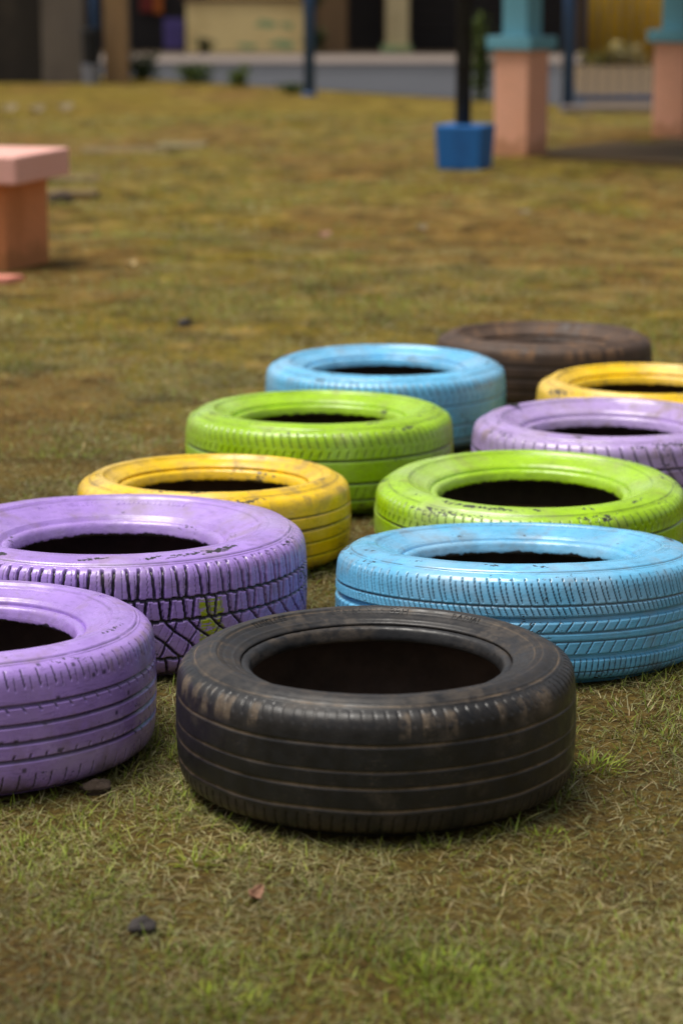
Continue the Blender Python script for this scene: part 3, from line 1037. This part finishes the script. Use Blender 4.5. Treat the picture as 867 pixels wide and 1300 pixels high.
e1 = Vector((math.cos(PYAW), math.sin(PYAW), 0))
e2 = Vector((-math.sin(PYAW), math.cos(PYAW), 0))
A = Vector((1.235, 17.10, 0))
pillar(A.x, A.y, 'pink and teal square pillar beside the blue block')
Bp = A + e2 * 2.2
pillar(Bp.x + .02, Bp.y, 'pink and teal square pillar at the right picture edge')
for k in ((3.0, 0), (3.0, 2.2)):
    p = A + e1 * k[0] + e2 * k[1]
    pillar(p.x, p.y, 'pink and teal square pillar outside the picture on the right')
M_FLOOR = wall_mat('pavilion_floor', lin(84, 62, 28), lin(70, 66, 22), .6, 9, .9, 3, .4, 1)
M_ROOF = wall_mat('pavilion_roof', lin(120, 60, 48), lin(80, 40, 30), .4, 10, .8, 3, .3)
fl = box('pavilion_floor', -.05, 3.2, -.12, 2.35, -.05, .018, M_FLOOR, None, .006)
fl.location = A
fl.rotation_euler = (0, 0, PYAW)
tag(fl, 'low earthy floor slab between the pink and teal pillars', 'floor slab', kind='structure')
bm = bmesh.new()
cs = [(-.7, -.7), (3.7, -.7), (3.7, 2.9), (-.7, 2.9)]
lo = [bm.verts.new((x, y, 2.56)) for x, y in cs]
hi_ = [bm.verts.new((x, y, 2.66)) for x, y in cs]
ap = [bm.verts.new((.9, 1.1, 3.5)), bm.verts.new((2.1, 1.1, 3.5))]
bm.faces.new(lo)
for i in range(4):
    bm.faces.new((lo[i], lo[(i + 1) % 4], hi_[(i + 1) % 4], hi_[i]))
bm.faces.new((hi_[0], hi_[1], ap[1], ap[0]))
bm.faces.new((hi_[1], hi_[2], ap[1]))
bm.faces.new((hi_[2], hi_[3], ap[0], ap[1]))
bm.faces.new((hi_[3], hi_[0], ap[0]))
rf = bm_obj('pavilion_roof', bm, M_ROOF)
rf.location = A
rf.rotation_euler = (0, 0, PYAW)
tag(rf, 'hipped roof resting on the pink and teal pillars', 'roof')

# ------------------------------------------------------------------ black post in a blue block
M_BLOCK = wall_mat('blue_block_paint', lin(24, 104, 176), lin(16, 66, 124), .45, 11, .6, 5, .3)
M_BLACK = wall_mat('black_post_paint', (0.006, 0.006, 0.007, 1), (0.012, 0.011, 0.011, 1), .3, 12, .8, 8, .2)
M_BLUEP = wall_mat('blue_post_paint', lin(52, 84, 128), lin(34, 56, 90), .5, 13, .55, 6, .2)
post = empty('lamp_post', (.835, 16.30, 0), math.radians(-22))
tag(post, 'black post standing in a blue concrete block on the lawn', 'post')
box('block', -.185, .14, -.15, .15, -.03, .262, M_BLOCK, post, .014, .10)
bm = bmesh.new()
add_tube(bm, (-.03, -.02, .262), (-.03, -.02, 3.6), .052, .05, 20)
bm_obj('pole', bm, M_BLACK, post, True)

# ------------------------------------------------------------------ blue posts, gate
def blue_post(x, y, r, h, label):
    t = empty('fence_post', (x, y, 0))
    tag(t, label, 'post', 'blue steel posts along the lawn edge')
    bm = bmesh.new()
    add_tube(bm, (0, 0, -.03), (0, 0, h), r, r, 16)
    bm_obj('pole', bm, M_BLUEP, t, True)
    bm = bmesh.new()
    add_tube(bm, (0, 0, -.02), (0, 0, .035), r * 1.5, r * 1.3, 16)
    bm_obj('collar', bm, M_BLUEP, t, True)
    return t


blue_post(-.326, 25.3, .058, 2.4, 'blue steel post at the road edge in front of the beige wall')
blue_post(2.072, 22.75, .055, 2.4, 'blue steel post holding the barred gate beside the pink pillar')
gate = empty('barred_gate', (2.15, 22.78, 0), math.radians(6))
tag(gate, 'low blue gate of thin bars hung between two posts behind the pillars', 'gate')
box('bottom_rail', 0, 1.3, -.025, .025, .075, .125, M_BLUEP, gate, .004)
for k in range(12):
    bm = bmesh.new()
    add_tube(bm, (.09 + k * .101, 0, .125), (.09 + k * .101, 0, 1.5), .0058, None, 8)
    bm_obj('bar', bm, M_BLUEP, gate, True)
box('top_rail', 0, 1.3, -.02, .02, 1.5, 1.54, M_BLUEP, gate, .004)
M_KERB = wall_mat('kerb_concrete', lin(120, 108, 100), lin(88, 78, 68), .4, 14, .9, 4, .3, 1)
th_ = box('gate_threshold', 2.0, 4.0, 22.35, 22.62, -.03, .05, M_KERB, None, .01)
tag(th_, kind='structure')

# ------------------------------------------------------------------ road, far pavement
M_ROAD = wall_mat('asphalt', lin(60, 61, 66), lin(45, 46, 49), .5, 15, .85, 1.2, .3, 1)


def sheet(name, pts, z, mat, kind='structure'):
    me = bpy.data.meshes.new(name)
    me.from_pydata([(x, y, z) for x, y in pts], [], [tuple(range(len(pts)))])
    o = link(name, me, mat)
    tag(o, kind=kind)
    return o


sheet('road', [(-60, 33.3), (-60, 31.6), (-4.2, 31.6), (5.2, 19.4), (60, 19.4), (60, 33.3)][::-1], .004, M_ROAD)
sheet('kerb_shade_strip', [(-60, 30.9), (2.75, 30.9), (2.75, 33.28), (-60, 33.28)], .008, wall_mat('kerb_shade_asphalt', lin(42, 43, 48), lin(54, 54, 58), .5, 35, .8, 1.2, .3, 1))  # kerb's shadow painted as a darker strip along the far road edge
sheet('dirt_apron', [(2.3, 23.3), (7.0, 20.0), (7.5, 33.2), (2.9, 33.2)], .009, wall_mat('apron_soil', lin(92, 74, 48), lin(70, 54, 34), .6, 34, .95, 1.5, .5, 1))
pv = box('pavement', -60, 60, 33.3, 36.2, -.05, .04, M_KERB, None, .01)
tag(pv, kind='structure')
verge = box('verge', -60, 60, 36.202, 60, -.05, .032, wall_mat('dark_verge_soil', lin(74, 58, 36), lin(50, 46, 26), .5, 33, .95, 2, .5, 1))
tag(verge, kind='structure')

# ------------------------------------------------------------------ houses beyond the road (walls at about 37 m)
M_BEIGE = wall_mat('beige_plaster', lin(242, 216, 152), lin(192, 158, 98), .4, 16, .85, 1.5, .3, 1)
M_MINT = wall_mat('mint_peeling', lin(150, 178, 128), lin(196, 168, 108), .8, 17, .85, 5, .3, 1)
M_CREAM = wall_mat('cream_plaster', lin(214, 196, 150), lin(160, 140, 98), .4, 18, .85, 3, .3)
M_DOOR = wall_mat('dark_door_wood', (0.014, 0.009, 0.008, 1), (0.006, 0.004, 0.004, 1), .5, 19, .7, 4, .2)
M_BROWN = wall_mat('brown_plaster', lin(118, 92, 62), lin(72, 54, 36), .5, 20, .85, 2, .3)
M_TILEROOF = wall_mat('rusty_roof_sheet', lin(116, 70, 52), lin(82, 46, 34), .5, 21, .7, 2, .3)

gw = empty('garden_wall', (-1.43, 37.5, .032))
tag(gw, 'pale beige plastered wall with mint stains across the road', 'wall')
box('wall_panel', -.90, .93, 0, .2, -.1, .74, M_BEIGE, gw, .008)
box('coping', -.94, .95, -.04, .24, .7402, .82, M_BROWN, gw, .01)
bm = bmesh.new()
for cx, cz, rx, rz_ in ((.30, .42, .17, .055), (.02, .09, .16, .04), (.55, .12, .2, .06), (.62, .40, .1, .05)):
    n = 18
    vs = [bm.verts.new((cx + rx * math.cos(a) * (1 + .25 * math.sin(3 * a + cx * 9)), -.003, cz + rz_ * math.sin(a) * (1 + .25 * math.sin(4 * a)))) for a in np.linspace(0, TWO, n, endpoint=False)]
    bm.faces.new(vs)
bm_obj('paint_patch', bm, M_MINT, gw)

house = empty('terraced_house', (1.5, 37.6, .032))
tag(house, 'house front with pale columns and dark doors across the road', 'house')
box('wall', -2.0, 4.2, .9, 6, -.1, 3.0, M_BROWN, house)
box('column', -1.83, -1.42, 0, .4, -.1, 2.6, M_BROWN, house, .01)
box('column', -.83, -.49, 0, .34, -.1, 2.6, M_CREAM, house, .01)
box('column_base', -.90, -.44, -.05, .38, -.1, .10, M_MINT, house, .01)
box('door', -1.40, -.86, .82, .88, -.1, 2.2, M_DOOR, house, .005)
bm = bmesh.new()
for k in range(11):
    add_box(bm, -.45, 1.98, .80, .88, -.1 + k * .2, .094 + k * .2, .012)
bm_obj('shutter', bm, M_DOOR, house)
box('lintel', -2.0, 4.2, -.3, .88, 2.6, 2.95, M_BROWN, house, .01)
box('roof', -2.4, 4.4, -.6, 6.4, 3.0, 3.14, M_TILEROOF, house, .02)

shop = empty('corner_shop', (-3.3, 38.0, .032))
tag(shop, 'dark shop front with an orange panel behind the garden wall', 'shop')
M_SHOPORANGE = wall_mat('orange_panel', lin(186, 96, 18), lin(96, 30, 14), .7, 22, .6, 6, .2)
M_RED = wall_mat('red_panel', lin(120, 30, 18), lin(60, 18, 12), .5, 23, .6, 6, .2)
M_VIOLET = wall_mat('violet_board', lin(72, 58, 120), lin(40, 32, 72), .4, 24, .6, 5, .2)
box('wall', -4.0, 1.0, .5, 5, -.1, 2.8, M_DOOR, shop)
box('sign_panel', .21, .42, .40, .46, .58, 1.0, M_RED, shop, .004)
box('sign_panel', .43, .56, .40, .46, .56, 1.0, M_SHOPORANGE, shop, .004)
box('roof', -4.3, 1.3, -.3, 5.3, 2.8, 2.95, M_TILEROOF, shop, .02)
vb = empty('notice_board', (-2.50, 37.3, .032))
tag(vb, 'violet board standing on the pavement beside the beige wall', 'board')
box('panel', -.15, .15, -.02, .02, .06, .50, M_VIOLET, vb, .005)
for k in (-.13, .11):
    box('leg', k, k + .02, -.012, .012, 0, .06, M_BLACK, vb)

# yellow sheet-metal gate across the road on the right
yg = empty('sheet_metal_gate', (3.88, 33.15, 0))
tag(yg, 'yellow corrugated metal gate across the road behind the barred gate', 'gate')
M_YG = wall_mat('yellow_sheet', lin(226, 182, 14), lin(110, 88, 12), .6, 25, .55, 2.2, .2, .2)
u = np.linspace(-.62, .62, 150)
yy = .022 * np.sign(np.sin(u * TWO / .155)) * np.minimum(1, np.abs(np.sin(u * TWO / .155)) * 3)
P = np.stack([np.stack([u, yy, np.full_like(u, z)], -1) for z in (-.02, 2.0)], 0)
me = grid_mesh('sheet', P, closed=False)
so_ = link('sheet', me, M_YG, yg)
md = so_.modifiers.new('thickness', 'SOLIDIFY')
md.thickness = .004
for k in (-.70, .64):
    box('frame_post', k, k + .06, -.06, -.03, -.1, 2.05, M_DOOR, yg, .004)
M_SIDE = wall_mat('yellow_house_wall', lin(120, 100, 40), lin(60, 50, 24), .6, 26, .8, 2, .2)
sw_ = box('boundary_wall', 4.76, 9, 37.5, 37.8, -.1, 2.2, M_SIDE, None, .01)
tag(sw_, 'dull ochre boundary wall at the far right across the road', 'wall')

# ------------------------------------------------------------------ wall, pier and pipe at upper left (28 m)
M_DARKWALL = wall_mat('stained_shaded_concrete', (0.022, 0.017, 0.013, 1), (0.065, 0.05, 0.036, 1), .7, 27, .9, 2.5, .4)  # stained concrete; shade from above is put into the dark colour as well
M_GREY = wall_mat('grey_concrete', lin(112, 102, 92), lin(62, 52, 44), .6, 28, .9, 2.5, .4)
M_TAN = wall_mat('tan_pier', lin(146, 116, 80), lin(100, 76, 52), .5, 29, .85, 2.5, .3)
M_WHITE = wall_mat('white_bucket', lin(128, 130, 142), lin(96, 94, 94), .3, 30, .6, 5, .2)
dw = box('boundary_wall', -12, -3.38, 28.2, 28.4, -.1, 2.2, M_DARKWALL, None, .01)
tag(dw, 'stained concrete wall at the upper left, coloured dark for shade too', 'wall')
gp = box('wall_pier', -3.375, -2.90, 28.12, 28.45, -.1, 2.3, M_GREY, None, .015)
tag(gp, 'grey concrete pier at the right end of the dark wall', 'pier')
tp_ = box('wall_pier', -2.665, -2.40, 28.0, 28.35, -.1, 2.3, M_TAN, None, .015)
tag(tp_, 'tan plastered pier right of the blue pipe', 'pier')
bp_ = empty('drain_pipe', (-2.77, 28.1, 0))
tag(bp_, 'dark blue pipe standing between the grey and tan piers', 'pipe')
bm = bmesh.new()
add_tube(bm, (0, .02, 0), (0, .02, 2.2), .055, None, 16)
bm_obj('pipe', bm, M_BLUEP, bp_, True)
bm = bmesh.new()
add_tube(bm, (-.03, -.13, .22), (-.03, -.13, .58), .085, .10, 24)
add_tube(bm, (-.03, -.13, .581), (-.03, -.13, .61), .105, .095, 24)
bk = bm_obj('bucket', bm, M_BLACK)
bk.location = (-2.77, 28.0, 0)
tag(bk, 'black bucket standing on a white one before the blue pipe', 'bucket')
bm = bmesh.new()
add_tube(bm, (-.03, -.13, 0), (-.03, -.13, .219), .085, .105, 24)
bk2 = bm_obj('bucket', bm, M_WHITE)
bk2.location = (-2.77, 28.0, 0)
tag(bk2, 'white bucket on the ground under the black one', 'bucket')


# ------------------------------------------------------------------ weeds and shrubs
def shrub(name, x, y, z, rx, ry, h, n, leaf, cols, label, cat, group=None, stems=4, lean=0.0):
    r = empty(name, (x, y, z))
    tag(r, label, cat, group)
    bm = bmesh.new()
    tips = []
    for k in range(stems):
        a = RNG.uniform(0, TWO)
        e = Vector((rx * .55 * math.cos(a) + lean, ry * .55 * math.sin(a), h * RNG.uniform(.6, .95)))
        add_tube(bm, (e.x * .1, e.y * .1, -.02), (e.x * .6, e.y * .6, e.z * .55), .006 * h * 2, .004 * h * 2, 6)
        add_tube(bm, (e.x * .6, e.y * .6, e.z * .55), e, .004 * h * 2, .002 * h * 2, 6)
        tips.append(e)
    bm_obj('stem', bm, M_CLOD2, r, True)
    t = np.array([tips[i][:] for i in RNG.integers(0, stems, n)])
    f = RNG.uniform(.25, 1.1, n)[:, None]
    c = t * f + RNG.normal(0, 1, (n, 3)) * np.array([rx * .36, ry * .36, h * .12])
    c[:, 2] = np.maximum(c[:, 2], .01)
    d = RNG.normal(0, 1, (n, 3))
    d /= np.linalg.norm(d, axis=1)[:, None]
    s = np.cross(d, RNG.normal(0, 1, (n, 3)))
    s /= np.linalg.norm(s, axis=1)[:, None]
    L_ = leaf * RNG.uniform(.6, 1.3, (n, 1))
    V = np.stack([c - d * L_ * .5, c + s * L_ * .22, c + d * L_ * .5, c - s * L_ * .22], 1)
    me = bpy.data.meshes.new('foliage')
    fill_mesh(me, V.reshape(-1, 3), np.arange(n * 4).reshape(n, 4), False)
    ca = me.color_attributes.new('tint', 'FLOAT_COLOR', 'POINT')
    cc = np.ones((n, 4, 4), np.float32)
    cc[:, :, :3] = palette(n, cols)[:, None]
    ca.data.foreach_set('color', cc.ravel())
    link('foliage', me, M_LEAF, r)
    return r


DK = [(46, 62, 22), (58, 74, 28), (38, 50, 18)]
MD = [(78, 96, 34), (64, 84, 30), (96, 108, 44)]
WG = 'weeds along the road edge'
shrub('weed', -2.25, 28.3, 0, .16, .14, .32, 420, .07, DK, 'dark bushy weed at the foot of the tan pier', 'weed', WG)
shrub('weed', -1.62, 28.0, 0, .20, .16, .20, 420, .07, DK + MD, 'low wide weed at the road edge left of the beige wall', 'weed', WG)
shrub('weed', -1.12, 26.9, 0, .12, .12, .22, 300, .06, MD, 'small green weed in the middle of the road edge', 'weed', WG)
shrub('weed', -.50, 25.6, 0, .18, .12, .10, 260, .05, DK + MD, 'flat weed at the foot of the middle blue post', 'weed', WG)
shrub('shrub', 1.36, 24.2, 0, .10, .10, .78, 800, .07, MD + DK, 'slim upright green shrub between the black post and the pink pillar', 'shrub')
shrub('shrub', -2.02, 37.0, .032, .14, .1, .22, 260, .07, DK + [(60, 40, 26)], 'small dark plant at the foot of the beige wall', 'shrub')
shrub('shrub', -.40, 36.95, .032, .16, .12, .40, 380, .08, DK, 'dark plant on the pavement behind the middle blue post', 'shrub')
hp = shrub('hanging_plant', -.42, 36.6, .66, .20, .16, .5, 700, .08, DK, 'dark hanging plant showing at the top edge behind the blue post', 'plant')
shrub('weed', 3.82, 32.85, 0, .28, .12, .30, 380, .09, [(196, 184, 140), (170, 150, 96), (150, 140, 70)], 'pale dry weed at the foot of the yellow metal gate', 'weed', WG)
shrub('weed', 3.45, 32.85, 0, .22, .12, .18, 260, .08, [(150, 140, 70), (110, 104, 44)], 'low yellowish weed left of the pale one at the metal gate', 'weed', WG)
